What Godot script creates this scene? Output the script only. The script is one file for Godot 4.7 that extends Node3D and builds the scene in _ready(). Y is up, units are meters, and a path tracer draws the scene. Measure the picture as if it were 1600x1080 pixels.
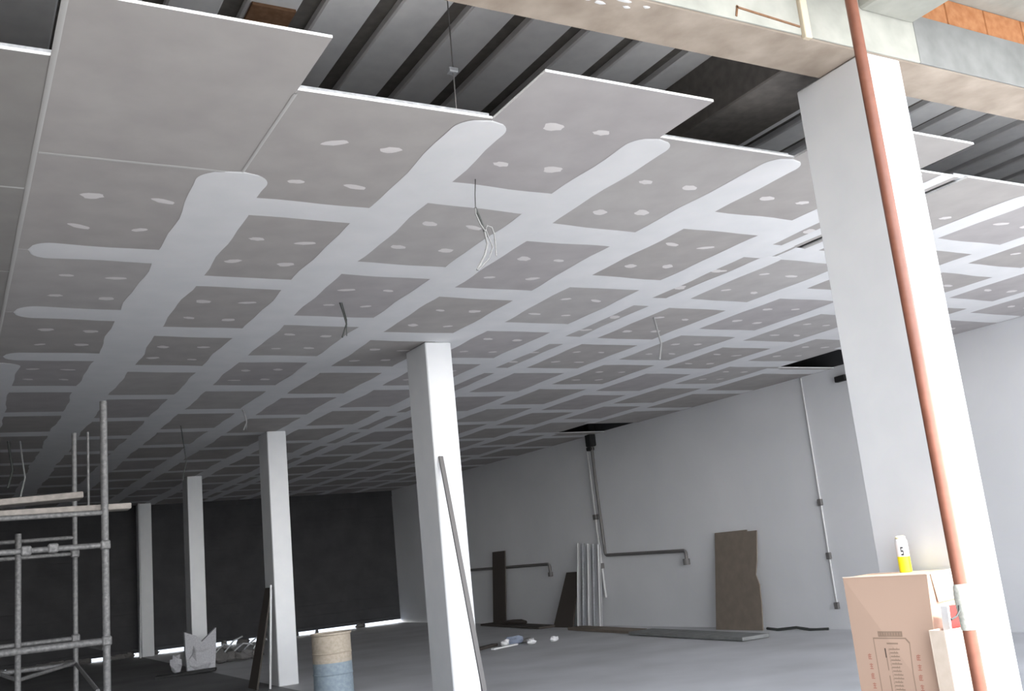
extends Node3D
# Unfinished shop hall with a gypsum board ceiling. x to the right, y up, the hall runs towards -z; metres.
# In the builders below a depth "d" is a distance into the hall, so z = -d.

const EYE := 1.7223
const CEIL := 4.292        # underside of the boards
const DECK := 5.10
const WALL_R := 13.04
const WALL_L := -4.38
const FAR := 31.3
var used := {}
var rng := RandomNumberGenerator.new()
var M := {}
var cache := {}

# ------------------------------------------------------------------ helpers
func numbered(called: String) -> String:
	var n: int = used.get(called, 0)
	used[called] = n + 1
	return called if n == 0 else "%s_%03d" % [called, n]

func tag(o: Node, label := "", category := "", group := "", kind := "") -> Node:
	if label != "": o.set_meta("label", label)
	if category != "": o.set_meta("category", category)
	if group != "": o.set_meta("group", group)
	if kind != "": o.set_meta("kind", kind)
	return o

func thing(called: String, label: String, category: String, group := "", kind := "") -> Node3D:
	var o := Node3D.new()
	o.name = numbered(called)
	add_child(o, true)
	tag(o, label, category, group, kind)
	return o

func inst(called: String, mesh: Mesh, parent: Node = null) -> MeshInstance3D:
	var o := MeshInstance3D.new()
	o.name = numbered(called) if parent == null else called
	o.mesh = mesh
	o.cast_shadow = GeometryInstance3D.SHADOW_CASTING_SETTING_ON
	(self if parent == null else parent).add_child(o, true)
	return o

func st0() -> SurfaceTool:
	var st := SurfaceTool.new()
	st.begin(Mesh.PRIMITIVE_TRIANGLES)
	st.set_smooth_group(-1)
	return st

func commit(st: SurfaceTool, m: Material, into: ArrayMesh = null) -> ArrayMesh:
	st.generate_normals()
	st.set_material(m)
	return st.commit(into)

func obj(called: String, st: SurfaceTool, m: Material, parent: Node = null) -> MeshInstance3D:
	return inst(called, commit(st, m), parent)

func P(x: float, y: float, d: float) -> Vector3:
	return Vector3(x, y, -d)

func tri(st: SurfaceTool, a: Vector3, b: Vector3, c: Vector3, n: Vector3) -> void:
	if (c - a).cross(b - a).dot(n) < 0.0:
		var t := b
		b = c
		c = t
	st.add_vertex(a); st.add_vertex(b); st.add_vertex(c)

func quad(st: SurfaceTool, a: Vector3, b: Vector3, c: Vector3, d: Vector3, n: Vector3) -> void:
	tri(st, a, b, c, n)
	tri(st, a, c, d, n)

func quad_uv(st: SurfaceTool, v: Array, uv: Array, n: Vector3) -> void:
	for o in [[0, 1, 2], [0, 2, 3]]:
		var i: int = o[1]
		var j: int = o[2]
		if (v[j] - v[o[0]]).cross(v[i] - v[o[0]]).dot(n) < 0.0:
			var t := i
			i = j
			j = t
		for k in [o[0], i, j]:
			st.set_uv(uv[k])
			st.add_vertex(v[k])

# box with chamfered edges
func cbox(st: SurfaceTool, lo: Vector3, hi: Vector3, ch := 0.0, xf := Transform3D()) -> void:
	var a := Vector3(min(lo.x, hi.x), min(lo.y, hi.y), min(lo.z, hi.z))
	var b := Vector3(max(lo.x, hi.x), max(lo.y, hi.y), max(lo.z, hi.z))
	var c := (a + b) / 2
	var h := (b - a) / 2
	ch = min(ch, h.x * 0.45, h.y * 0.45, h.z * 0.45)
	var q := func(sx: float, sy: float, sz: float, ax: int) -> Vector3:
		var v := Vector3(sx * (h.x - (0.0 if ax == 0 else ch)), sy * (h.y - (0.0 if ax == 1 else ch)), sz * (h.z - (0.0 if ax == 2 else ch)))
		return xf * (c + v)
	for ax in 3:
		for s in [-1.0, 1.0]:
			var pts := []
			for k in [[-1.0, -1.0], [1.0, -1.0], [1.0, 1.0], [-1.0, 1.0]]:
				var v := [0.0, 0.0, 0.0]
				v[ax] = s
				v[(ax + 1) % 3] = k[0]
				v[(ax + 2) % 3] = k[1]
				pts.append(q.call(v[0], v[1], v[2], ax))
			var n := Vector3.ZERO
			n[ax] = s
			quad(st, pts[0], pts[1], pts[2], pts[3], xf.basis * n)
	if ch <= 0.0:
		return
	for ax in 3:
		var u := (ax + 1) % 3
		var w := (ax + 2) % 3
		for s in [-1.0, 1.0]:
			for t in [-1.0, 1.0]:
				var pts := []
				for e in [[-1.0, u], [1.0, u], [1.0, w], [-1.0, w]]:
					var v := [0.0, 0.0, 0.0]
					v[ax] = e[0]
					v[u] = s
					v[w] = t
					pts.append(q.call(v[0], v[1], v[2], e[1]))
				var n := Vector3.ZERO
				n[u] = s
				n[w] = t
				quad(st, pts[0], pts[1], pts[2], pts[3], xf.basis * n)
	for sx in [-1.0, 1.0]:
		for sy in [-1.0, 1.0]:
			for sz in [-1.0, 1.0]:
				tri(st, q.call(sx, sy, sz, 0), q.call(sx, sy, sz, 1), q.call(sx, sy, sz, 2), xf.basis * Vector3(sx, sy, sz))

# a solid from 8 corners: four of the bottom, four of the top, both in ring order
func hexa(st: SurfaceTool, bottom: Array, top: Array) -> void:
	var c := Vector3.ZERO
	for i in 4:
		c += (bottom[i] + top[i]) / 8.0
	var faces := [bottom, top]
	for i in 4:
		faces.append([bottom[i], bottom[(i + 1) % 4], top[(i + 1) % 4], top[i]])
	for f in faces:
		quad(st, f[0], f[1], f[2], f[3], (f[0] + f[1] + f[2] + f[3]) / 4.0 - c)

# straight bar of rectangular section from a to b
func bar(st: SurfaceTool, a: Vector3, b: Vector3, w: float, t: float, side := Vector3.UP, ch := 0.0) -> void:
	var y := (b - a).normalized()
	var x := side.cross(y).normalized()
	var z := x.cross(y)
	cbox(st, Vector3(-w / 2, 0, -t / 2), Vector3(w / 2, a.distance_to(b), t / 2), ch, Transform3D(Basis(x, y, z), a))

func tube(st: SurfaceTool, pts: Array, r: float, sides := 12, caps := true) -> void:
	var rings := []
	var n := pts.size()
	var up := Vector3(0.31, 0.2, 0.93).normalized()
	for i in n:
		var dir: Vector3 = (pts[min(i + 1, n - 1)] - pts[max(i - 1, 0)]).normalized()
		var x := up.cross(dir)
		if x.length() < 0.1:
			x = Vector3.RIGHT.cross(dir)
		x = x.normalized()
		var y := dir.cross(x)
		var ring := []
		for k in sides:
			var a := TAU * k / sides
			ring.append(pts[i] + (x * cos(a) + y * sin(a)) * r)
		rings.append(ring)
	st.set_smooth_group(1)
	for i in n - 1:
		for k in sides:
			var a: Vector3 = rings[i][k]
			var b: Vector3 = rings[i][(k + 1) % sides]
			var c: Vector3 = rings[i + 1][(k + 1) % sides]
			var d: Vector3 = rings[i + 1][k]
			quad(st, a, b, c, d, (a + b + c + d) / 4.0 - (pts[i] + pts[i + 1]) / 2.0)
	st.set_smooth_group(-1)
	if caps:
		for e in [[0, 1], [n - 1, n - 2]]:
			var ring: Array = rings[e[0]]
			for k in sides:
				tri(st, pts[e[0]], ring[k], ring[(k + 1) % sides], pts[e[0]] - pts[e[1]])

# profile of [radius, height] turned round the y axis through base
func lathe(st: SurfaceTool, base: Vector3, prof: Array, sides := 28) -> void:
	for i in prof.size() - 1:
		var p: Array = prof[i]
		var q: Array = prof[i + 1]
		if absf(p[0] - q[0]) < 1e-6 and absf(p[1] - q[1]) < 1e-6:
			continue
		var nr: float = q[1] - p[1]
		var nh: float = p[0] - q[0]
		for k in sides:
			var a0 := TAU * k / sides
			var a1 := TAU * (k + 1) / sides
			var am := (a0 + a1) / 2
			var n := Vector3(cos(am) * nr, nh, sin(am) * nr)
			var f := func(e: Array, a: float) -> Vector3: return base + Vector3(cos(a) * e[0], e[1], sin(a) * e[0])
			st.set_smooth_group(1 + i)
			if p[0] < 1e-6:
				tri(st, f.call(p, a0), f.call(q, a0), f.call(q, a1), n)
			elif q[0] < 1e-6:
				tri(st, f.call(p, a0), f.call(q, a0), f.call(p, a1), n)
			else:
				quad(st, f.call(p, a0), f.call(q, a0), f.call(q, a1), f.call(p, a1), n)
	st.set_smooth_group(-1)

# flat outline (x, y) given thickness t along z, placed by xf
func plate(st: SurfaceTool, outline: PackedVector2Array, t: float, xf: Transform3D) -> void:
	var idx := Geometry2D.triangulate_polygon(outline)
	for z in [0.0, t]:
		var n := xf.basis * Vector3(0, 0, 1.0 if z > 0.0 else -1.0)
		for i in range(0, idx.size(), 3):
			tri(st, xf * Vector3(outline[idx[i]].x, outline[idx[i]].y, z), xf * Vector3(outline[idx[i + 1]].x, outline[idx[i + 1]].y, z), xf * Vector3(outline[idx[i + 2]].x, outline[idx[i + 2]].y, z), n)
	var sgn := 1.0 if Geometry2D.is_polygon_clockwise(outline) else -1.0
	for i in outline.size():
		var a := outline[i]
		var b := outline[(i + 1) % outline.size()]
		var e := b - a
		var n := Vector3(-e.y, e.x, 0) * sgn
		quad(st, xf * Vector3(a.x, a.y, 0), xf * Vector3(b.x, b.y, 0), xf * Vector3(b.x, b.y, t), xf * Vector3(a.x, a.y, t), xf.basis * n)

# a crumpled lump sitting at p
func lump(st: SurfaceTool, p: Vector3, size: Vector3, seed_: int) -> void:
	var r := RandomNumberGenerator.new()
	r.seed = seed_
	var rows := 6
	var cols := 9
	var grid := []
	for i in rows + 1:
		var row := []
		for k in cols:
			var lat := PI * i / rows
			var a := TAU * k / cols
			var w := r.randf_range(0.72, 1.18) if i > 0 and i < rows else 1.0
			row.append(p + Vector3(sin(lat) * cos(a) * size.x * w, (1.0 - cos(lat)) * 0.5 * size.y * w, sin(lat) * sin(a) * size.z * w))
		grid.append(row)
	var c := p + Vector3(0, size.y * 0.5, 0)
	for i in rows:
		for k in cols:
			var a: Vector3 = grid[i][k]
			var b: Vector3 = grid[i][(k + 1) % cols]
			var e: Vector3 = grid[i + 1][(k + 1) % cols]
			var f: Vector3 = grid[i + 1][k]
			if i > 0: tri(st, a, b, e, (a + b + e) / 3 - c)
			if i < rows - 1: tri(st, a, e, f, (a + e + f) / 3 - c)

# ------------------------------------------------------------------ materials
func noise_tex(freq: float, lo: Color, hi: Color, seed_: int, octaves := 4, mid := 0.5, size := 512) -> NoiseTexture2D:
	var n := FastNoiseLite.new()
	n.noise_type = FastNoiseLite.TYPE_SIMPLEX_SMOOTH
	n.seed = seed_
	n.frequency = freq
	n.fractal_octaves = octaves
	var g := Gradient.new()
	g.offsets = PackedFloat32Array([0.0, mid, 1.0])
	g.colors = PackedColorArray([lo, lo.lerp(hi, 0.5), hi])
	var t := NoiseTexture2D.new()
	t.width = size
	t.height = size
	t.seamless = true
	t.noise = n
	t.color_ramp = g
	return t

func surf(lo: Color, hi: Color, freq: float, scale: float, rough: float, seed_: int, relief := 0.0, metal := 0.0) -> StandardMaterial3D:
	var m := StandardMaterial3D.new()
	m.albedo_texture = noise_tex(freq, lo, hi, seed_)
	m.uv1_triplanar = true
	m.uv1_world_triplanar = true
	m.uv1_scale = Vector3.ONE * scale
	m.roughness = rough
	m.metallic = metal
	if relief > 0.0:
		m.heightmap_enabled = true
		m.heightmap_texture = noise_tex(freq * 3.0, Color(0, 0, 0), Color(1, 1, 1), seed_ + 50)
		m.heightmap_scale = relief
	return m

func plain(c: Color, rough := 0.7, metal := 0.0) -> StandardMaterial3D:
	var m := StandardMaterial3D.new()
	m.albedo_color = c
	m.roughness = rough
	m.metallic = metal
	return m

func g(v: float, warm := 0.0) -> Color:
	return Color(v + warm, v, v - warm)

func tint(m: StandardMaterial3D, c: Color) -> StandardMaterial3D:
	var k: StandardMaterial3D = m.duplicate()
	k.albedo_color = c
	return k

func make_materials() -> void:
	M.board = surf(Color(0.685, 0.670, 0.665), Color(0.735, 0.725, 0.715), 0.012, 0.35, 0.85, 3)
	for i in 4:
		M["board%d" % i] = tint(M.board, [Color(1, 1, 1), Color(0.97, 0.965, 0.96), Color(0.985, 0.98, 0.99), Color(0.955, 0.95, 0.945)][i])
	M.board_edge = plain(g(0.93), 0.8)
	M.compound = surf(Color(0.885, 0.89, 0.895), Color(0.915, 0.915, 0.92), 0.01, 0.4, 0.8, 7)
	M.patch = plain(Color(0.88, 0.865, 0.86), 0.85)
	M.seam_paper = plain(Color(0.735, 0.73, 0.72), 0.85)
	M.paint = surf(Color(0.855, 0.862, 0.87), Color(0.88, 0.884, 0.888), 0.01, 0.5, 0.55, 11)
	M.wall = surf(Color(0.87, 0.875, 0.885), Color(0.91, 0.912, 0.92), 0.006, 0.12, 0.8, 13)
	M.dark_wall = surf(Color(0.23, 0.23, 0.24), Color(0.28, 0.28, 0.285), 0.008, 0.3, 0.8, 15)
	M.floor = surf(Color(0.74, 0.74, 0.745), Color(0.84, 0.84, 0.85), 0.008, 0.11, 0.62, 17, 0.15)
	M.ground = surf(Color(0.70, 0.69, 0.67), Color(0.78, 0.77, 0.75), 0.02, 0.2, 0.9, 19)
	M.dark_ground = surf(Color(0.30, 0.27, 0.24), Color(0.38, 0.345, 0.31), 0.02, 0.5, 0.95, 57)
	M.concrete = surf(Color(0.62, 0.565, 0.51), Color(0.77, 0.72, 0.665), 0.012, 0.4, 0.85, 21, 0.3)
	M.render_coat = surf(Color(0.60, 0.605, 0.575), Color(0.70, 0.70, 0.67), 0.012, 0.5, 0.85, 23, 0.2)
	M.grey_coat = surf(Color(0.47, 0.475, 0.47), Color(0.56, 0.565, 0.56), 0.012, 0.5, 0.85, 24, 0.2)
	M.floor_dim = surf(Color(0.44, 0.44, 0.44), Color(0.55, 0.55, 0.555), 0.008, 0.11, 0.7, 18, 0.15)
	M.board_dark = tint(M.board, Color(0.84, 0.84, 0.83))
	M.deck = surf(Color(0.90, 0.90, 0.905), Color(0.95, 0.95, 0.95), 0.02, 0.5, 0.5, 25)
	M.roof_dark = surf(Color(0.38, 0.365, 0.35), Color(0.47, 0.455, 0.435), 0.03, 0.6, 0.7, 27)
	M.rust = surf(Color(0.45, 0.32, 0.22), Color(0.55, 0.42, 0.32), 0.03, 1.0, 0.8, 29)
	M.clay = surf(Color(0.66, 0.42, 0.25), Color(0.76, 0.54, 0.37), 0.02, 1.0, 0.85, 31)
	M.galv = surf(Color(0.62, 0.63, 0.64), Color(0.80, 0.81, 0.82), 0.03, 1.2, 0.5, 33, 0.0, 0.35)
	M.scaffold = surf(Color(0.24, 0.24, 0.24), Color(0.46, 0.455, 0.45), 0.035, 1.5, 0.6, 35, 0.0, 0.2)
	M.plank = surf(Color(0.42, 0.40, 0.38), Color(0.53, 0.505, 0.48), 0.03, 1.0, 0.8, 37)
	M.copper = surf(Color(0.48, 0.30, 0.235), Color(0.56, 0.36, 0.285), 0.02, 1.0, 0.42, 39)
	M.cement_grey = surf(Color(0.66, 0.66, 0.62), Color(0.82, 0.82, 0.78), 0.03, 3.0, 0.85, 41)
	M.kraft = surf(Color(0.70, 0.59, 0.51), Color(0.76, 0.65, 0.57), 0.012, 2.0, 0.8, 43)
	M.pale_kraft = surf(Color(0.84, 0.78, 0.71), Color(0.88, 0.82, 0.76), 0.012, 2.0, 0.8, 45)
	M.dark_board = plain(Color(0.30, 0.275, 0.255), 0.8)
	M.brown_board = surf(Color(0.47, 0.43, 0.385), Color(0.53, 0.485, 0.44), 0.012, 0.6, 0.85, 47)
	M.pipe_dark = plain(Color(0.42, 0.41, 0.405), 0.55)
	M.pipe_light = plain(Color(0.80, 0.80, 0.80), 0.5)
	M.black = plain(Color(0.10, 0.10, 0.10), 0.6)
	M.wire_dark = plain(Color(0.25, 0.26, 0.25), 0.5)
	M.wire_light = plain(Color(0.56, 0.56, 0.555), 0.5)
	M.white = plain(g(0.92), 0.7)
	M.sack = surf(Color(0.66, 0.66, 0.68), Color(0.80, 0.80, 0.81), 0.03, 1.5, 0.85, 49)
	M.drum_top = surf(Color(0.66, 0.61, 0.54), Color(0.78, 0.74, 0.68), 0.03, 1.0, 0.7, 51)
	M.drum_low = surf(Color(0.50, 0.56, 0.61), Color(0.62, 0.67, 0.70), 0.03, 1.0, 0.7, 53)
	M.yellow = plain(Color(0.93, 0.90, 0.12), 0.4)
	M.cap_cream = plain(Color(0.93, 0.91, 0.76), 0.4)
	M.red = plain(Color(0.75, 0.13, 0.09), 0.5)
	M.batten = plain(Color(0.84, 0.79, 0.70), 0.8)
	M.debris = surf(Color(0.35, 0.345, 0.34), Color(0.55, 0.54, 0.53), 0.05, 2.0, 0.85, 55)
	M.bluish = plain(Color(0.62, 0.66, 0.74), 0.7)

# ------------------------------------------------------------------ ceiling
var ceiling: Node3D
var patch_meshes := []
var n_patches := 0
var n_boards := 0

func board(x0: float, x1: float, d0: float, d1: float, patches := true, tilt := 0.0) -> void:
	var w := x1 - x0 - 0.004
	var l := d1 - d0 - 0.004
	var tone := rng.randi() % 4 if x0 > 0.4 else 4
	var key := "%.2f_%.2f_%d" % [w, l, tone]
	if not cache.has(key):
		var st := st0()
		var a := Vector3(-w / 2, 0, -l / 2)
		var b := Vector3(w / 2, 0.0155, l / 2)
		quad(st, Vector3(a.x, 0, a.z), Vector3(b.x, 0, a.z), Vector3(b.x, 0, b.z), Vector3(a.x, 0, b.z), Vector3.DOWN)
		quad(st, Vector3(a.x, b.y, a.z), Vector3(b.x, b.y, a.z), Vector3(b.x, b.y, b.z), Vector3(a.x, b.y, b.z), Vector3.UP)
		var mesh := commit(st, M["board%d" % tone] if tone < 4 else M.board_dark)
		st = st0()
		for s in [[a.x, a.z, b.x, a.z, 0, -1], [a.x, b.z, b.x, b.z, 0, 1], [a.x, a.z, a.x, b.z, -1, 0], [b.x, a.z, b.x, b.z, 1, 0]]:
			quad(st, Vector3(s[0], 0, s[1]), Vector3(s[2], 0, s[3]), Vector3(s[2], b.y, s[3]), Vector3(s[0], b.y, s[1]), Vector3(s[4], 0, s[5]))
		cache[key] = commit(st, M.board_edge, mesh)
	var o := inst("gypsum_board", cache[key], ceiling)
	o.position = P((x0 + x1) / 2, CEIL, (d0 + d1) / 2)
	o.rotation.x = tilt
	n_boards += 1
	if patches and d0 < 11.5 and n_patches < 290:
		# screw heads filled over the furring lines that cross the board every 0.6 m
		for row in 2:
			var d := 4.18 + 0.603 * ceilf((d0 + 0.25 - 4.18) / 0.603) + 0.603 * row
			if d > d1 - 0.2: continue
			for s in [-1.0, 1.0]:
				var x: float = (x0 + x1) / 2 + s * 0.2 * (1.0 if w > 0.8 else 0.0) + rng.randf_range(-0.03, 0.03)
				var pm := inst("screw_patch", patch_meshes[rng.randi() % 6], o)
				pm.position = P(x, 0, d + rng.randf_range(-0.04, 0.04)) - Vector3(o.position.x, 0, o.position.z)
				pm.rotation.y = rng.randf_range(-0.5, 0.5)
				n_patches += 1

func make_patches() -> void:
	for k in 6:
		var st := st0()
		var rx := rng.randf_range(0.05, 0.085)
		var rz := rng.randf_range(0.032, 0.055)
		var ring := []
		for i in 14:
			var a := TAU * i / 14
			var w := rng.randf_range(0.82, 1.15)
			ring.append(Vector3(cos(a) * rx * w, -0.0004, sin(a) * rz * w))
		st.set_smooth_group(1)
		for i in 14:
			var p: Vector3 = ring[i]
			var q: Vector3 = ring[(i + 1) % 14]
			var pm := p * 0.7 + Vector3(0, -0.0012, 0)
			var qm := q * 0.7 + Vector3(0, -0.0012, 0)
			quad(st, p, q, qm, pm, Vector3.DOWN)
			tri(st, Vector3(0, -0.002, 0), pm, qm, Vector3.DOWN)
		patch_meshes.append(commit(st, M.patch))

# smeared joint compound along a joint; along "d" (into the hall) or along "x"
func band(called: String, along_d: bool, at: float, from: float, to: float, width: float, round0 := false, round1 := false, m: Material = null, proud := 0.0) -> void:
	var st := st0()
	var ts := []
	var tt := from
	while tt < to - 0.02:
		ts.append(tt)
		tt += 0.025 if (round0 and tt - from < width * 0.6) or (round1 and to - tt < width * 0.6) else 0.16
	ts.append(to)
	var n := ts.size() - 1
	var ph := [rng.randf() * 9.0, rng.randf() * 9.0]
	var k := 0.075 if m == null else 0.04
	var prev := []
	st.set_smooth_group(1)
	for i in n + 1:
		var t: float = ts[i]
		var e := [0.0, 0.0]
		for s in 2:
			e[s] = width / 2 * (1.0 + k * sin(t * 1.7 + ph[s]) + k * 0.7 * sin(t * 4.3 + ph[s] * 3.1) + k * 0.4 * sin(t * 9.7 + ph[s] * 1.7))
		var f := 1.0
		if round0: f = min(f, sqrt(1.0 - pow(1.0 - clampf((t - from) / (width * 0.45), 0.0, 1.0), 2.0)) * 0.98 + 0.02)
		if round1: f = min(f, sqrt(1.0 - pow(1.0 - clampf((to - t) / (width * 0.45), 0.0, 1.0), 2.0)) * 0.98 + 0.02)
		var row := []
		for v in [[-e[0] * f, -0.0006], [-e[0] * f * 0.7, -0.0022], [0.0, -0.003], [e[1] * f * 0.7, -0.0022], [e[1] * f, -0.0006]]:
			var y: float = CEIL + v[1] - proud
			row.append(P(at + v[0], y, t) if along_d else P(t, y, at + v[0]))
		if i > 0:
			for j in 4:
				quad(st, prev[j], prev[j + 1], row[j + 1], row[j], Vector3.DOWN)
		prev = row
	obj(called, st, M.compound if m == null else m, ceiling)

func make_ceiling() -> void:
	ceiling = thing("ceiling", "suspended ceiling of grey gypsum boards with white taped joints", "ceiling", "", "structure")
	make_patches()
	# columns of boards: [x0, x1, front edge, first joint, tape first joint from, taped]
	var J := [-1.98, -0.78, 0.42, 1.62, 2.82, 4.02, 5.22, 6.42, 6.90, 8.09, 9.31, 10.525, 11.74, WALL_R]
	var front := [4.2, 4.80, 4.205, 4.78, 4.165, 4.70, 4.115, 4.62, 4.60, 4.12, 4.7, 4.12, 4.66]
	var step := 1.803
	for c in 13:
		var odd: bool = c in [0, 2, 4, 6, 9, 11]
		var first := 5.98 if odd else 6.56
		var cuts := [front[c]]
		var d := first
		while d < FAR - 0.4:
			cuts.append(d)
			d += step
		cuts.append(FAR)
		for i in cuts.size() - 1:
			var d0: float = cuts[i]
			var d1: float = cuts[i + 1]
			var x0: float = J[c]
			var x1: float = J[c + 1]
			var filled := not (c == 2 and i == 0) and c > 1
			if c == 1: filled = i > 2
			if c == 7 and i == 0: x1 = 6.93
			if c == 8 and i == 0: x0 = 7.01
			if c == 12:      # two boards left out beside the wall
				var skip := false
				for hole in [[10.35, 11.66], [17.28, 18.57]]:
					if d0 < hole[1] and d1 > hole[0]:
						if hole[0] - d0 > 0.1: board(x0, x1, d0, hole[0], false)
						if d1 - hole[1] > 0.1: board(x0, x1, hole[1], d1, false)
						skip = true
				if skip: continue
			board(x0, x1, d0, d1, filled, 0.0 if i > 0 else rng.randf_range(-0.002, 0.0))
		# bands across the column
		for i in range(1, cuts.size() - 1):
			d = cuts[i]
			var x0: float = J[c] + 0.02
			var x1: float = J[c + 1] - 0.02
			var w := rng.randf_range(0.33, 0.42)
			if c == 12 and ((d > 10.2 and d < 11.75) or (d > 17.2 and d < 18.65)): continue
			if c == 0: continue
			if c == 1:
				if d > 12.0: band("joint_band", false, d, x0, x1, w, true)
				elif d < 7: band("paper_seam", false, d, x0, x1, 0.03, false, false, M.seam_paper)
			elif c == 2:
				if i == 1: band("paper_seam", false, d, x0, x1, 0.035, false, false, M.seam_paper)
				else: band("joint_band", false, d, x0 + 0.06, x1, w, true)
			elif c == 3 and i == 1: band("joint_band", false, d - 0.03, x0, x1, w)
			else: band("joint_band", false, d, x0, x1, w)
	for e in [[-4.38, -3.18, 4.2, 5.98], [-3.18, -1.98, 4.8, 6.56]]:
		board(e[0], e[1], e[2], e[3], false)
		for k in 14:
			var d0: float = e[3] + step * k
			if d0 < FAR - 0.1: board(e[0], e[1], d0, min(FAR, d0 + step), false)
	# bands along the joints into the hall
	band("paper_seam", true, J[2], 4.25, 11.6, 0.03, false, false, M.seam_paper, 0.0015)
	band("paper_seam", true, J[3], 4.82, 5.95, 0.022, false, false, M.seam_paper, 0.0015)
	band("joint_band", true, J[2] + 0.05, 11.7, FAR - 0.05, 0.40, true, false, null, 0.0012)
	band("joint_band", true, J[3], 5.95, FAR - 0.05, 0.46, true, false, null, 0.0012)
	band("joint_band", true, J[4], 4.80, FAR - 0.05, 0.38, true, false, null, 0.0012)
	band("joint_band", true, J[5], 4.72, FAR - 0.05, 0.36, true, false, null, 0.0012)
	band("joint_band", true, J[6], 4.72, FAR - 0.05, 0.36, true, false, null, 0.0012)
	band("joint_band", true, J[7], 4.62, FAR - 0.05, 0.34, true, false, null, 0.0012)
	band("joint_band", true, J[8] - 0.11, 4.62, 6.60, 0.15, false, false, null, 0.0012)
	band("joint_band", true, J[8] + 0.24, 5.6, 6.60, 0.2, false, false, null, 0.0012)
	band("joint_band", true, J[8] + 0.03, 6.66, FAR - 0.05, 0.30, true, false, null, 0.0012)
	for j in [9, 10, 11]:
		band("joint_band", true, J[j], 4.7, FAR - 0.05, 0.30, true, false, null, 0.0012)
	band("joint_band", true, J[12] - 0.02, 4.7, 10.3, 0.28, false, false, null, 0.0012)
	band("joint_band", true, J[12] - 0.02, 11.7, 17.2, 0.28, false, false, null, 0.0012)
	band("joint_band", true, J[12] - 0.02, 18.65, FAR - 0.05, 0.28, false, false, null, 0.0012)
	# galvanised channels the boards are screwed to, showing above the set-back front edges
	for e in [[-0.78, 0.42, 4.84], [1.62, 2.82, 4.82], [4.02, 5.22, 4.75], [6.92, 13.0, 4.66]]:
		var st := st0()
		cbox(st, P(e[0], CEIL + 0.0165, e[2]), P(e[1], CEIL + 0.055, e[2] + 0.05), 0.002)
		obj("furring_channel", st, M.galv, ceiling)
	for d in [6.0, 6.6, 7.2]:
		var st := st0()
		cbox(st, P(WALL_L, CEIL + 0.0165, d), P(WALL_R, CEIL + 0.055, d + 0.05), 0.002)
		obj("furring_channel", st, M.galv, ceiling)
	# trimmed hangers up to the roof
	for h in [[2.62, 4.86], [-0.2, 4.88], [10.0, 4.72]]:
		var st := st0()
		tube(st, [P(h[0], CEIL + 0.05, h[1]), P(h[0] + 0.01, DECK, h[1])], 0.004, 6)
		obj("hanger_rod", st, M.pipe_dark, ceiling)
	for h in [2.62]:
		var st := st0()
		cbox(st, P(h - 0.03, 4.60, 4.84), P(h + 0.03, 4.63, 4.89), 0.004)
		obj("hanger_clip", st, M.galv, ceiling)

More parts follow.
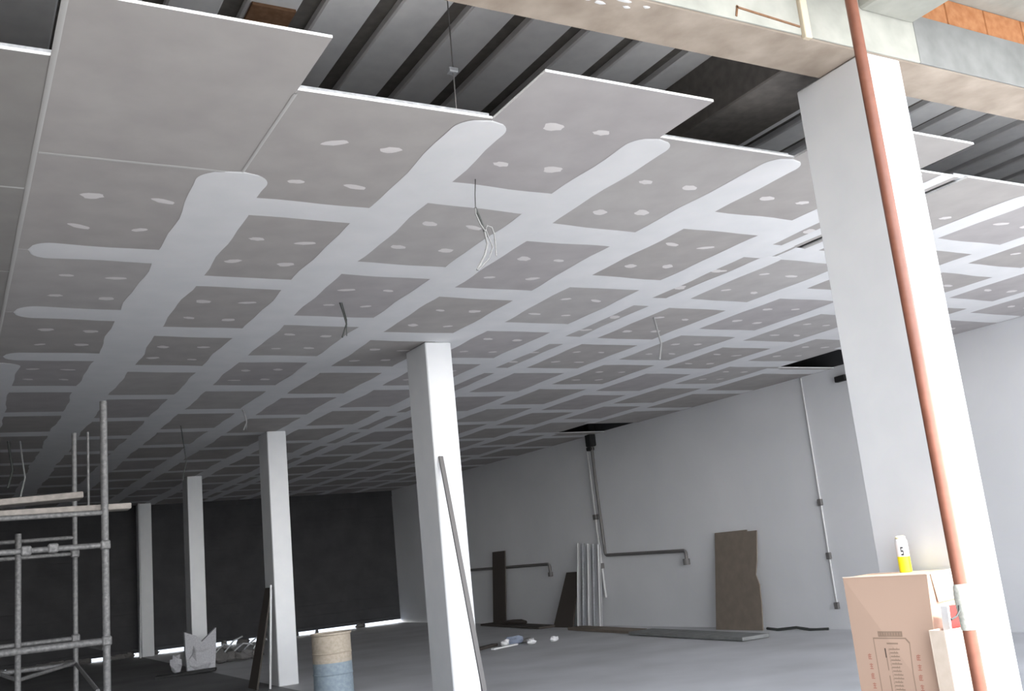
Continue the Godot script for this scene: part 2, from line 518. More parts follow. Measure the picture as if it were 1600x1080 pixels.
# ------------------------------------------------------------------ shell
func make_shell() -> void:
	var st := st0()
	cbox(st, P(4.9, -0.15, 3.3), P(WALL_R + 0.2, 0.0, FAR + 0.15))
	tag(obj("floor", st, M.floor), "pale grey concrete floor of the hall right of the row of columns", "floor", "", "structure")
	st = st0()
	cbox(st, P(WALL_L - 0.2, -0.15, 3.3), P(4.9, 0.0, FAR + 0.15))  # floor colour darkened to cut light bounced onto the left ceiling
	tag(obj("floor", st, M.floor_dim), "darker hall floor left of the row of columns, toned to dim the ceiling", "floor", "", "structure")
	st = st0()
	cbox(st, P(-60, -0.5, -60), P(70, -0.16, 120))
	tag(obj("ground", st, M.ground), "pale concrete ground outside the hall", "ground", "", "structure")
	st = st0()
	cbox(st, P(-30, -0.15, -40), P(40, -0.01, 3.3))  # added out of view to throw daylight up into the hall
	tag(obj("pavement", st, M.ground), "unseen pale forecourt added before the open front to bounce daylight in", "pavement", "", "structure")
	st = st0()
	cbox(st, P(-30, -0.012, -13.9), P(1.0, 0.004, 3.28))  # added out of view, dark so that less light bounces up at the left
	tag(obj("added_dark_strip", st, M.dark_ground), "unseen dark ground strip added to cut light bounced onto the left ceiling", "earth", "", "structure")
	st = st0()
	cbox(st, P(-4.6, -0.15, FAR + 0.15), P(13.3, -0.01, 60))
	tag(obj("pavement", st, M.ground), "pale concrete yard glimpsed under the dark far shutters", "pavement", "", "structure")
	st = st0()
	cbox(st, P(WALL_R, 0.0, 3.72), P(WALL_R + 0.2, 5.3, FAR + 0.2))
	tag(obj("wall_right", st, M.wall), "long plain white plastered side wall on the right", "wall", "", "structure")
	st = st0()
	cbox(st, P(WALL_R - 0.008, CEIL + 0.02, 8.0), P(WALL_R - 0.0005, DECK - 0.01, FAR - 0.01))  # added dark strip: shade of the ceiling void put into the colour
	tag(obj("shade_strip_1", st, M.dark_wall), "dark strip added on the right wall to blacken the ceiling holes", "shade strip", "", "structure")
	st = st0()
	cbox(st, P(WALL_L - 0.2, 0.0, 3.72), P(WALL_L, 5.3, FAR + 0.2))
	tag(obj("wall_left", st, M.dark_wall), "dark unpainted side wall on the left", "wall", "", "structure")
	st = st0()
	cbox(st, P(-40, -0.01, -14.2), P(50, 1.6, -14))  # unseen wall added to hide the sky just above the horizon
	tag(obj("wall_sky_block_low", st, M.concrete), "unseen low wall added across the forecourt to block the lowest sky", "wall", "", "structure")
	st = st0()
	cbox(st, P(-30, -0.01, -13.9), P(-15, 7.5, 3.0))  # unseen block added to screen off sky light from the left
	tag(obj("wall_sky_block_left", st, M.brown_board), "unseen brown block added left of the forecourt to block sky light", "wall", "", "structure")
	st = st0()
	cbox(st, P(WALL_L, 4.1, FAR), P(WALL_R, 5.3, FAR + 0.2))
	tag(obj("wall_far", st, M.dark_wall), "dark lintel wall above the far shutters", "wall", "", "structure")
	# roll-down shutters that close the far end, with a thread of daylight beneath
	var openings := [[WALL_L + 0.001, 5.049, 0.10], [5.051, 9.0, 0.10], [9.002, WALL_R - 0.001, 0.10]]
	var names := ["dark roll-down shutter behind the scaffold at the far end", "dark roll-down shutter between the two farthest columns at the far end", "dark roll-down shutter meeting the white right wall at the far end"]
	for i in 3:
		var o: Array = openings[i]
		var t := thing("door_%d" % (i + 1), names[i], "shutter", "", "structure")
		for k in 12:
			st = st0()
			var y0: float = o[2] + 0.12 + k * (4.1 - o[2] - 0.12) / 12
			cbox(st, P(o[0], y0, FAR + 0.02), P(o[1], y0 + (4.1 - o[2] - 0.12) / 12 + 0.004, FAR + 0.05), 0.006)
			obj("slat", st, M.dark_wall, t)
		st = st0()
		cbox(st, P(o[0], o[2], FAR + 0.01), P(o[1], o[2] + 0.12, FAR + 0.06), 0.01)
		obj("bottom_bar", st, M.dark_wall, t)
	# rubble along the sill that breaks the daylight into dashes
	var n := 0
	for e in [[-4.3, 3.62, 0.0], [4.15, 4.74, 0.0], [5.05, 5.4, 0.0], [6.15, 6.92, 0.0], [7.22, 7.36, 0.0], [7.66, 8.02, 0.0], [8.32, 9.55, 0.0], [10.1, 10.18, 0.0], [11.45, 11.72, 0.0]]:
		st = st0()
		var x: float = e[0]
		while x < e[1]:
			var w: float = min(0.45, e[1] - x)
			lump(st, P(x + w / 2, -0.03, FAR - 0.1), Vector3(w * 0.62, 0.16 + 0.02 * sin(x * 3.0), 0.09), 100 + n)
			x += w * 0.8
			n += 1
		var nearby := "%.1f" % e[0]
		tag(obj("sill_rubble", st, M.debris), ["long ridge of rubble under the shutter behind the scaffold", "short rubble ridge between the first two dashes of daylight", "rubble ridge at the foot of the farthest white column", "rubble ridge under the shutter behind the standing sack", "tiny rubble bit splitting two short daylight dashes right of the sack", "rubble ridge left of the third column under the shutter", "rubble ridge behind the third column under the shutter", "small rubble bit above the drum under the shutter", "rubble bit left of the last long daylight strip"][[-4.3, 4.15, 5.05, 6.15, 7.22, 7.66, 8.32, 10.1, 11.45].find(e[0])], "rubble", "rubble along the far sill")
	# roof: pans with darker recessed strips between
	var roof := thing("roof_deck", "grey ribbed underside of the roof with dark grooves above the ceiling", "roof", "", "structure")
	st = st0()
	cbox(st, P(WALL_L - 0.2, DECK + 0.13, 3.72), P(WALL_R + 0.2, DECK + 0.3, FAR + 0.2))
	obj("roof_slab", st, M.roof_dark, roof)
	var pan := st0()
	cbox(pan, P(0.0, DECK, 4.1), P(0.305, DECK + 0.13, FAR), 0.012)
	var pan_mesh := commit(pan, M.deck)
	var jst := st0()
	cbox(jst, P(0.306, DECK + 0.055, 4.1), P(0.434, DECK + 0.129, FAR), 0.0)
	var groove_mesh := commit(jst, M.roof_dark)
	for k in 40:
		var x := 2.39 - 0.435 * 15 + 0.435 * k
		if x < WALL_L or x > WALL_R - 0.31: continue
		inst("roof_pan", pan_mesh, roof).position.x = x
		if x < WALL_R - 0.44: inst("roof_groove", groove_mesh, roof).position.x = x
	for e in [[1.52, 5.28, 5.62], [1.52, 4.95, 5.12]]:
		st = st0()
		cbox(st, P(e[0] + 0.02, DECK - 0.022, e[1]), P(e[0] + 0.29, DECK - 0.001, e[2]), 0.004)
		obj("rusty_plate", st, M.rust, roof)

func make_frame() -> void:
	# facade beam
	var b := thing("facade_beam", "pale concrete beam spanning the open front above the near column", "beam")
	var st := st0()
	cbox(st, P(WALL_L - 0.2, 4.55, 3.72), P(4.90, 5.12, 4.10), 0.012)
	cbox(st, P(4.90, 4.55, 3.72), P(WALL_R + 0.2, 4.90, 4.10), 0.012)
	obj("beam_body", st, M.concrete, b)
	st = st0()
	cbox(st, P(WALL_L - 0.2, 4.551, 3.705), P(4.352, 5.119, 3.7195), 0.004)
	obj("render_coat", st, M.render_coat, b)
	st = st0()
	cbox(st, P(4.42, 4.551, 3.705), P(5.40, 5.119, 3.7195), 0.004)
	obj("render_coat", st, M.render_coat, b)
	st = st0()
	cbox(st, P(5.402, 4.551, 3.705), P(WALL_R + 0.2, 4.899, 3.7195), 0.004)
	obj("render_coat", st, M.grey_coat, b)  # darker than the left coat: shade under the overhang put into colour
	st = st0()
	cbox(st, P(4.36, 4.53, 3.685), P(4.415, 5.119, 3.719), 0.004)
	tag(obj("batten", st, M.batten, b), "cream timber batten")
	st = st0()
	bar(st, P(3.85, 4.63, 3.702), P(4.34, 4.60, 3.702), 0.012, 0.006, Vector3.BACK)
	bar(st, P(3.84, 4.57, 3.702), P(3.86, 4.64, 3.702), 0.012, 0.006, Vector3.BACK)
	obj("form_edge", st, M.rust, b)
	for k in 7:
		st = st0()
		var c := P(2.72 + 0.09 * k + rng.randf_range(-0.03, 0.03), 4.549, 3.76 + rng.randf_range(0.0, 0.10))
		lump(st, c - Vector3(0, 0.003, 0), Vector3(rng.randf_range(0.02, 0.05), 0.006, rng.randf_range(0.008, 0.02)), 300 + k)
		obj("paint_flake", st, M.white, b)
	# the short beam that comes forward from the column head
	st = st0()
	cbox(st, P(4.905, 4.83, 0.9), P(5.40, 5.5, 3.715), 0.015)
	tag(obj("cantilever_beam", st, M.render_coat), "grey concrete beam reaching forward over the near column head", "beam")
	var cl := thing("clay_infill", "orange hollow clay blocks laid above the beam right of the copper pipe", "block wall")
	for k in 18:
		st = st0()
		cbox(st, P(5.41 + 0.42 * k, 4.902, 3.74), P(5.41 + 0.42 * k + 0.414, 5.119, 3.94), 0.006)
		obj("clay_block", st, M.clay, cl)
	st = st0()
	cbox(st, P(5.405, 5.12, 0.7), P(WALL_R + 0.2, 5.5, 3.95), 0.01)
	cbox(st, P(WALL_L - 0.2, 5.12, 0.7), P(4.90, 5.5, 3.70), 0.01)
	tag(obj("slab", st, M.render_coat), "grey overhanging slab above the orange clay blocks and the beam", "slab")
	# beam hidden above the boards, along the row of columns
	st = st0()
	cbox(st, P(4.76, 4.67, 4.11), P(5.34, DECK + 0.05, FAR - 0.01), 0.01)
	tag(obj("roof_beam_or_block", st, M.roof_dark), "dark beam above the boards running back from the near column", "beam")
	# added blocks that keep light out of the void over the ceiling holes
	for e in [[9.85, "dark light block added above the boards before the nearer ceiling hole"], [16.75, "dark light block added above the boards before the hole with the pipe"]]:
		st = st0()
		cbox(st, P(5.345, CEIL + 0.06, e[0]), P(WALL_R - 0.01, DECK - 0.005, e[0] + 0.3), 0.01)
		tag(obj("roof_beam_or_block", st, M.roof_dark), e[1], "beam")
	# columns
	var spots := [3.72, 10.37, 17.13, 23.87, 30.6]
	var labels := ["white column in front, with the copper pipe before its corner", "white column with a grey straightedge leaning on its bright face", "white column between the leaning dark boards and the drum", "white column with a pale torn sack at its foot", "farthest and dimmest white column beside a thin upright rod"]
	for i in 5:
		var t := thing("column", labels[i], "column", "row of square white columns", "thing")
		st = st0()
		var d: float = spots[i]
		cbox(st, P(4.88, 0.0, d), P(5.218, 4.549 if i == 0 else CEIL - 0.004, d + 0.57), 0.012)
		obj("shaft", st, M.paint, t)
		if i == 0:
			st = st0()
			tube(st, [P(5.07, 3.18, 3.7195), P(5.085, 2.98, 3.7195), P(5.10, 2.85, 3.7195), P(5.13, 2.72, 3.7195), P(5.15, 2.62, 3.7195)], 0.0035, 6)
			tag(obj("paint_crack", st, M.cement_grey, t), "thin grey hairline crack in the paint")
			st = st0()
			lump(st, P(5.235, 4.33, 3.80), Vector3(0.03, 0.05, 0.02), 77)
			obj("plaster_blob", st, M.white, t)

# ------------------------------------------------------------------ foreground
func print_texture() -> ImageTexture:
	var w := 512
	var h := 640
	var im := Image.create(w, h, false, Image.FORMAT_RGB8)
	im.fill(Color(0.735, 0.625, 0.55))
	var ink := Color(0.56, 0.475, 0.41)
	var red := Color(0.66, 0.44, 0.38)
	var f := func(x: int, y: int, ww: int, hh: int, c: Color) -> void: im.fill_rect(Rect2i(x, y, ww, hh), c)
	# plate heading and the framed table
	f.call(178, 262, 150, 26, ink)
	for k in 9: f.call(184 + k * 16, 268, 6, 14, Color(0.62, 0.52, 0.45))
	f.call(140, 292, 200, 6, ink)
	f.call(140, 292, 5, 348, ink)
	f.call(362, 312, 5, 328, ink)
	for k in 22: f.call(340 + k, 292 + k, 6, 6, ink)
	f.call(226, 316, 70, 7, ink)
	f.call(205, 342, 8, 44, Color(0.30, 0.25, 0.22))
	f.call(208, 386, 6, 60, ink)
	f.call(208, 470, 6, 170, ink)
	for k in 18:
		var y := 344 + k * 17
		f.call(236 + (k * 7) % 5, y, 66 - (k * 13) % 17, 5, ink)
		f.call(232, y, 3, 12, Color(0.58, 0.49, 0.42))
		f.call(262 + (k * 5) % 9, y - 5, 3, 10, ink)
		f.call(284 - (k * 3) % 7, y - 5, 3, 10, ink)
	# two upright rows of small red characters
	for col in [88, 396]:
		for k in 6:
			var y := 372 + k * 46
			f.call(col, y, 22, 4, red)
			f.call(col + 2, y + 9, 18, 4, red)
			f.call(col, y + 20, 22, 4, red)
			f.call(col + 9, y - 4, 4, 28, red)
			if k % 2 == 0: f.call(col, y, 4, 24, red)
	return ImageTexture.create_from_image(im)

func make_foreground() -> void:
	# copper coloured pipe
	var px := 4.466
	var pd := 3.42
	var t := thing("copper_pipe", "tall upright copper-brown pipe in front of the near white column", "pipe")
	var st := st0()
	tube(st, [P(px, -0.01, pd), P(px, 3.0, pd), P(px, 5.118, pd)], 0.033, 24)
	obj("pipe", st, M.copper, t)
	st = st0()
	lathe(st, P(px, 1.14, pd), [[0.034, 0.0], [0.037, 0.004], [0.038, 0.05], [0.041, 0.10], [0.043, 0.16], [0.040, 0.21], [0.034, 0.225]], 20)
	tag(obj("joint_wrap", st, M.cement_grey, t), "grey cement-smeared joint of the pipe")
	st = st0()
	tube(st, [P(px - 0.125, 1.205, pd - 0.005), P(px - 0.09, 1.215, pd - 0.01), P(px - 0.06, 1.24, pd - 0.012), P(px - 0.043, 1.262, pd)], 0.006, 8)
	obj("tie_wire", st, M.wire_dark, t)
	# cartons
	var A := Vector2(4.46, 4.18)
	var B := Vector2(4.55, 3.68)
	var C := Vector2(4.845, 3.73)
	var D := Vector2(4.755, 4.23)
	var y0 := 0.70
	var y1 := EYE - 0.305
	st = st0()
	cbox(st, P(4.36, 0.0, 3.50), P(4.865, y0, 4.26), 0.006)
	tag(obj("support_carton", st, M.kraft), "plain kraft carton underneath the printed carton", "box")
	t = thing("printed_carton", "kraft carton with a printed table and red characters beside the near column", "box")
	var top := [P(A.x, y1, A.y), P(B.x, y1 - 0.004, B.y), P(C.x, y1, C.y), P(D.x, y1, D.y)]
	var bot := [P(A.x, y0, A.y), P(B.x - 0.035, y0, B.y + 0.02), P(C.x - 0.03, y0, C.y), P(D.x, y0, D.y)]
	st = st0()
	var c := P(4.65, 1.1, 3.95)
	quad(st, top[0], top[1], top[2], top[3], Vector3.UP)
	quad(st, bot[0], bot[1], bot[2], bot[3], Vector3.DOWN)
	quad(st, bot[1], bot[2], top[2], top[1], (bot[1] + top[2]) / 2 - c)
	quad(st, bot[2], bot[3], top[3], top[2], (bot[2] + top[3]) / 2 - c)
	quad(st, bot[3], bot[0], top[0], top[3], (bot[3] + top[0]) / 2 - c)
	obj("carton_body", st, M.kraft, t)
	st = st0()
	quad_uv(st, [top[0], top[1], bot[1], bot[0]], [Vector2(0, 0), Vector2(1, 0), Vector2(1, 1), Vector2(0, 1)], (top[0] + bot[1]) / 2 - c)
	var pm := plain(Color(1, 1, 1), 0.8)
	pm.albedo_texture = print_texture()
	obj("printed_face", st, pm, t)
	st = st0()     # folded lid edges and the tape
	bar(st, top[0] + Vector3(0, 0.002, 0), top[1] + Vector3(0, 0.002, 0), 0.012, 0.005, Vector3.UP)
	bar(st, top[1] + Vector3(0, 0.002, 0), top[2] + Vector3(0, 0.002, 0), 0.012, 0.005, Vector3.UP)
	obj("lid_edge", st, M.pale_kraft, t)
	st = st0()
	var fu: Vector3 = (top[2] - top[1]).normalized()
	var fn := Vector3.UP.cross(fu).normalized()
	if fn.dot(top[1] - c) < 0: fn = -fn
	var fb: Vector3 = top[1] + fn * 0.003
	hexa(st, [fb + fu * 0.06 - Vector3(0, 0.15, 0), fb + fu * 0.29 - Vector3(0, 0.15, 0), fb + fu * 0.29 - Vector3(0, 0.15, 0) + fn * 0.006, fb + fu * 0.06 - Vector3(0, 0.15, 0) + fn * 0.006],
		[fb + fu * 0.03, fb + fu * 0.29, fb + fu * 0.29 + fn * 0.004, fb + fu * 0.03 + fn * 0.004])
	obj("lid_flap", st, M.pale_kraft, t)
	# pale open carton with a red packet
	t = thing("pale_carton", "narrow pale open carton in front of the printed carton", "box")
	st = st0()
	for e in [[4.462, 4.468, 3.572, 3.655], [4.652, 4.658, 3.572, 3.655], [4.462, 4.658, 3.566, 3.572], [4.462, 4.658, 3.655, 3.661]]:
		cbox(st, P(e[0], y0, e[2]), P(e[1], 1.135, e[3]), 0.001)
	cbox(st, P(4.462, y0, 3.566), P(4.658, y0 + 0.006, 3.661))
	obj("carton_wall", st, M.pale_kraft, t)
	t = thing("red_packet", "red packet with a white edge sticking up beside the copper pipe", "packet")
	st = st0()
	hexa(st, [P(4.525, y0 + 0.01, 3.60), P(4.645, y0 + 0.01, 3.60), P(4.645, y0 + 0.01, 3.635), P(4.525, y0 + 0.01, 3.635)], [P(4.571, 1.245, 3.60), P(4.648, 1.245, 3.60), P(4.648, 1.245, 3.635), P(4.571, 1.245, 3.635)])
	obj("packet_body", st, M.red, t)
	st = st0()
	hexa(st, [P(4.508, y0 + 0.01, 3.594), P(4.524, y0 + 0.01, 3.594), P(4.524, y0 + 0.01, 3.637), P(4.508, y0 + 0.01, 3.637)], [P(4.557, 1.247, 3.594), P(4.570, 1.247, 3.594), P(4.570, 1.247, 3.637), P(4.557, 1.247, 3.637)])
	tag(obj("packet_edge", st, M.white, t), "white edge of the packet")
	# canister
	var k := P(4.735, y1, 3.965)
	t = thing("canister", "yellow and white canister with a black number standing on the printed carton", "canister")
	var tilt := 0.0
	st = st0()
	lathe(st, Vector3.ZERO, [[0.0, 0.001], [0.032, 0.001], [0.034, 0.004], [0.034, 0.088]], 28)
	obj("lower_body", st, M.yellow, t)
	st = st0()
	lathe(st, Vector3.ZERO, [[0.034, 0.088], [0.034, 0.165], [0.032, 0.178], [0.026, 0.188]], 28)
	obj("upper_body", st, M.white, t)
	st = st0()
	lathe(st, Vector3.ZERO, [[0.028, 0.187], [0.028, 0.197], [0.018, 0.203], [0.0, 0.204]], 24)
	obj("cap", st, M.cap_cream, t)
	# black figure 5 wrapped on the side that faces the hall's left
	st = st0()
	var cells := [[0, 0], [1, 0], [2, 0], [0, 1], [0, 2], [1, 2], [2, 2], [2, 3], [2, 4], [1, 4], [0, 4]]
	for e in cells:
		var a0: float = 2.72 - e[0] * 0.15
		var ya: float = 0.142 - e[1] * 0.0095
		var q := []
		for s in [[a0, ya], [a0 - 0.15, ya], [a0 - 0.15, ya - 0.0096], [a0, ya - 0.0096]]:
			q.append(Vector3(cos(s[0]) * 0.0345, s[1], sin(s[0]) * 0.0345))
		quad(st, q[0], q[1], q[2], q[3], Vector3(cos(a0), 0, sin(a0)))
	tag(obj("number", st, M.black, t), "black figure 5")
	t.position = k
	t.rotation.z = tilt

# ------------------------------------------------------------------ hall contents
func pipe_run(st: SurfaceTool, pts: Array, r: float) -> void:
	var full := [pts[0]]
	for i in range(1, pts.size() - 1):
		var a: Vector3 = (pts[i - 1] - pts[i]).normalized()
		var b: Vector3 = (pts[i + 1] - pts[i]).normalized()
		var rr := r * 2.2
		for k in 6:
			var u := k / 5.0
			full.append(pts[i] + a * rr * (1 - u) * (1 - u) + b * rr * u * u)
	full.append(pts[-1])
	tube(st, full, r, 12)

func make_contents() -> void:
	var st := st0()
	# straightedge leaning on the second column
	bar(st, P(4.80, 0.0, 9.38), P(4.95, 2.93, 10.35), 0.055, 0.025, Vector3.BACK, 0.004)
	tag(obj("straightedge", st, M.pipe_dark), "long grey aluminium straightedge leaning on the second white column", "straightedge")
	# boards at the third column
	st = st0()
	hexa(st, [P(4.52, 0.0, 17.2), P(4.55, 0.0, 17.2), P(4.55, 0.0, 17.72), P(4.52, 0.0, 17.72)], [P(4.852, 1.62, 17.24), P(4.879, 1.62, 17.24), P(4.879, 1.62, 17.60), P(4.852, 1.62, 17.60)])
	tag(obj("leaning_board", st, M.dark_board), "dark board leaning on the left side of the third column", "board")
	st = st0()
	bar(st, P(4.70, 0.0, 17.02), P(4.82, 1.66, 17.12), 0.035, 0.02, Vector3.BACK, 0.003)
	tag(obj("rod", st, M.pipe_light), "thin pale rod leaning before the dark board at the third column", "rod")
	st = st0()
	tube(st, [P(4.80, 0.0, 30.35), P(4.84, 2.2, 30.4), P(4.85, CEIL - 0.01, 30.45)], 0.028, 8)
	tag(obj("rod", st, M.pipe_light), "thin upright grey rod left of the farthest column", "rod")
	# drum
	var t := thing("drum", "stained drum, tan above and bluish below, right of the third column", "drum")
	st = st0()
	lathe(st, P(5.08, 0, 14.95), [[0.0, 0.0], [0.29, 0.0], [0.295, 0.02], [0.29, 0.28], [0.30, 0.295], [0.29, 0.31], [0.29, 0.46]], 30)
	obj("lower_shell", st, M.drum_low, t)
	st = st0()
	lathe(st, P(5.08, 0, 14.95), [[0.29, 0.46], [0.29, 0.58], [0.30, 0.595], [0.29, 0.61], [0.29, 0.85]], 30)
	obj("upper_shell", st, M.drum_top, t)
	st = st0()
	lathe(st, P(5.08, 0, 14.95), [[0.29, 0.848], [0.305, 0.86], [0.305, 0.885], [0.285, 0.885], [0.28, 0.865], [0.0, 0.865]], 30)
	obj("lid", st, M.drum_top, t)
	# sack at the fourth column
	st = st0()
	var outline := PackedVector2Array([Vector2(-0.30, 0.02), Vector2(0.28, 0.0), Vector2(0.31, 0.35), Vector2(0.33, 0.86), Vector2(0.14, 0.70), Vector2(0.02, 0.60), Vector2(-0.10, 0.74), Vector2(-0.34, 0.84), Vector2(-0.33, 0.4)])
	plate(st, outline, 0.13, Transform3D(Basis(), P(4.86, 0, 23.0)))
	lump(st, P(4.84, 0, 22.86), Vector3(0.27, 0.52, 0.12), 41)
	tag(obj("sack", st, M.sack), "pale torn sack standing at the foot of the fourth column", "sack")
	st = st0()
	lump(st, P(4.38, 0, 23.1), Vector3(0.14, 0.36, 0.12), 43)
	tag(obj("sack", st, M.sack), "small crumpled sack left of the torn standing sack", "sack")
	st = st0()
	bar(st, P(3.85, 0.02, 22.5), P(5.0, 0.05, 22.15), 0.35, 0.05, Vector3.UP, 0.005)
	tag(obj("floor_board", st, M.black), "dark board lying flat on the floor before the torn sack", "board")
	t = thing("scrap_heap", "heap of twisted scrap on the floor right of the torn sack", "scrap")
	for k in 4:
		st = st0()
		lump(st, P(5.55 + 0.28 * k, 0, 24.2 + 0.15 * (k % 2)), Vector3(0.24, 0.34 - 0.05 * k, 0.2), 50 + k)
		obj("scrap_lump", st, M.debris, t)
	for k in 5:
		st = st0()
		var p := P(5.4 + 0.22 * k, 0.25, 24.0)
		tube(st, [p, p + Vector3(0.2, 0.18 + 0.05 * sin(k * 2.0), 0.02), p + Vector3(0.42, 0.1 + 0.2 * float(k % 2), 0.0)], 0.018, 6)
		obj("bent_strip", st, M.galv, t)
	# right wall: waste pipes and conduits
	t = thing("waste_pipe", "dark elbowed waste pipe low on the right wall behind the dark upright plank", "pipe")
	st = st0()
	pipe_run(st, [P(12.97, 1.48, 28.0), P(12.97, 1.46, 21.47), P(12.97, 1.18, 21.47)], 0.036)
	obj("pipe", st, M.pipe_dark, t)
	st = st0()
	tube(st, [P(12.97, 1.16, 21.47), P(12.97, 1.26, 21.47)], 0.062, 12)
	obj("socket", st, M.pipe_dark, t)
	t = thing("waste_pipe", "dark waste pipe dropping from the ceiling hole and running along the wall", "pipe")
	st = st0()
	pipe_run(st, [P(12.97, CEIL - 0.05, 19.05), P(12.97, 3.3, 19.05), P(12.97, 1.55, 19.0), P(12.97, 1.50, 16.15), P(12.97, 1.24, 16.15)], 0.034)
	obj("pipe", st, M.pipe_dark, t)
	st = st0()
	tube(st, [P(12.96, 1.22, 16.15), P(12.96, 1.34, 16.15)], 0.07, 12)
	obj("socket", st, M.pipe_dark, t)
	st = st0()
	cbox(st, P(12.86, 4.02, 18.92), P(13.03, CEIL + 0.3, 19.14), 0.02)
	cbox(st, P(12.90, 3.93, 19.02), P(13.03, 4.02, 19.2), 0.02)
	tag(obj("duct_box", st, M.black, t), "black sleeve at the top of the pipe")
	t = thing("conduit", "white conduit beside the dark pipe above the bundle of steel studs", "conduit")
	st = st0()
	tube(st, [P(13.0, 3.95, 19.3), P(13.0, 3.0, 19.27), P(12.99, 2.1, 19.24), P(12.99, 0.62, 19.2)], 0.03, 8)
	obj("pipe", st, M.pipe_light, t)
	for y in [2.42, 1.32]:
		st = st0()
		cbox(st, P(12.94, y - 0.06, 19.17), P(13.03, y + 0.06, 19.30), 0.01)
		obj("outlet_box", st, M.pipe_dark, t)
	t = thing("conduit", "thin conduit with three small boxes on the right wall nearest the near column", "conduit")
	st = st0()
	tube(st, [P(13.02, CEIL - 0.02, 12.42), P(13.02, 0.42, 12.42)], 0.016, 8)
	obj("pipe", st, M.pipe_light, t)
	for y in [2.11, 1.21, 0.39]:
		st = st0()
		cbox(st, P(12.98, y - 0.055, 12.375), P(13.035, y + 0.055, 12.465), 0.008)
		obj("outlet_box", st, M.pipe_dark, t)
	st = st0()
	cbox(st, P(12.95, 4.03, 11.4), P(13.035, 4.13, 11.62), 0.01)
	tag(obj("junction_box", st, M.black), "small black box high on the right wall beside the near column", "junction box")
	# things leaning on the right wall
	st = st0()
	hexa(st, [P(12.85, 0, 23.8), P(12.88, 0, 23.8), P(12.88, 0, 24.5), P(12.85, 0, 24.5)], [P(12.92, 1.90, 23.6), P(12.95, 1.90, 23.6), P(12.95, 1.90, 24.3), P(12.92, 1.90, 24.3)])
	tag(obj("leaning_plank", st, M.dark_board), "narrow dark brown plank standing alone against the right wall", "plank")
	st = st0()
	hexa(st, [P(12.58, 0, 20.1), P(12.62, 0, 20.1), P(12.62, 0, 20.95), P(12.58, 0, 20.95)], [P(12.92, 1.23, 20.15), P(12.96, 1.23, 20.15), P(12.96, 1.23, 20.65), P(12.92, 1.23, 20.65)])
	tag(obj("leaning_board", st, M.dark_board), "short dark board leaning left of the steel studs on the wall", "board")
	var sw := ["leftmost steel stud of the bundle leaning on the right wall", "second steel stud from the left of the leaning bundle", "middle steel stud of the bundle leaning on the wall", "fourth steel stud from the left of the leaning bundle", "rightmost steel stud of the bundle, nearest the white conduit"]
	for k in 5:
		st = st0()
		var dd := 20.02 - 0.21 * k
		var w := Vector3(0, 0, 1)
		for part in [[0.0, 0.07, 0.012], [-0.035, 0.012, 0.05], [0.035, 0.012, 0.05]]:
			bar(st, P(12.62 + 0.012 * k, 0.0, dd + part[0] - 0.12), P(12.93, 1.88 - 0.02 * k, dd + part[0] - 0.02), part[1] if part[2] < 0.02 else part[1], part[2], w)
		tag(obj("steel_stud", st, M.galv if k % 2 else M.pipe_light), sw[k], "stud", "bundle of steel studs on the right wall")
	st = st0()
	outline = PackedVector2Array([Vector2(0, 0), Vector2(1.27, 0), Vector2(1.255, 0.42), Vector2(1.22, 0.80), Vector2(1.13, 0.98), Vector2(1.17, 1.22), Vector2(1.19, 1.77), Vector2(0.93, 1.77), Vector2(0.92, 1.80), Vector2(0.02, 1.80)])
	var up := Vector3(0.27, 1.75, 0.0).normalized()
	var along := Vector3(0, 0, 1)
	up = (up - along * up.dot(along)).normalized()
	plate(st, outline, 0.02, Transform3D(Basis(along, up, along.cross(up)), P(12.72, 0.0, 15.22)))
	tag(obj("brown_panel", st, M.brown_board), "brown board with a ragged right edge leaning on the white wall", "panel")
	# boards flat on the floor along the wall
	st = st0()
	bar(st, P(11.95, 0.04, 16.6), P(11.62, 0.04, 12.95), 0.55, 0.06, Vector3.UP, 0.006)
	tag(obj("floor_board", st, M.grey_coat), "grey board lying on the floor before the brown panel", "board")
	st = st0()
	bar(st, P(12.35, 0.03, 19.6), P(12.05, 0.03, 16.8), 0.40, 0.06, Vector3.UP, 0.006)
	tag(obj("floor_board", st, M.brown_board), "brownish board lying on the floor by the feet of the studs", "board")
	st = st0()
	bar(st, P(12.75, 0.03, 24.6), P(12.4, 0.03, 20.9), 0.45, 0.05, Vector3.UP, 0.006)
	lump(st, P(12.6, 0.03, 22.9), Vector3(0.12, 0.14, 0.7), 61)
	tag(obj("floor_board", st, M.dark_board), "dark board lying on the floor at the foot of the dark plank", "board")
	st = st0()
	tube(st, [P(12.86, 0.02, 14.0), P(12.72, 0.02, 13.6), P(12.88, 0.04, 13.3), P(12.80, 0.02, 12.9), P(12.92, 0.02, 12.6)], 0.025, 8)
	tag(obj("cable", st, M.wire_dark), "dark cable lying at the foot of the wall right of the brown panel", "cable")
	# litter in the middle of the floor
	st = st0()
	bar(st, P(9.25, 0.02, 17.75), P(9.95, 0.02, 18.05), 0.08, 0.03, Vector3.UP, 0.004)
	tag(obj("offcut", st, M.white), "white strip offcut lying left of the litter on the floor", "offcut")
	st = st0()
	bar(st, P(9.1, 0.03, 18.1), P(9.7, 0.03, 18.5), 0.14, 0.05, Vector3.UP, 0.004)
	tag(obj("offcut", st, M.dark_board), "dark offcut lying behind the white strip on the floor", "offcut")
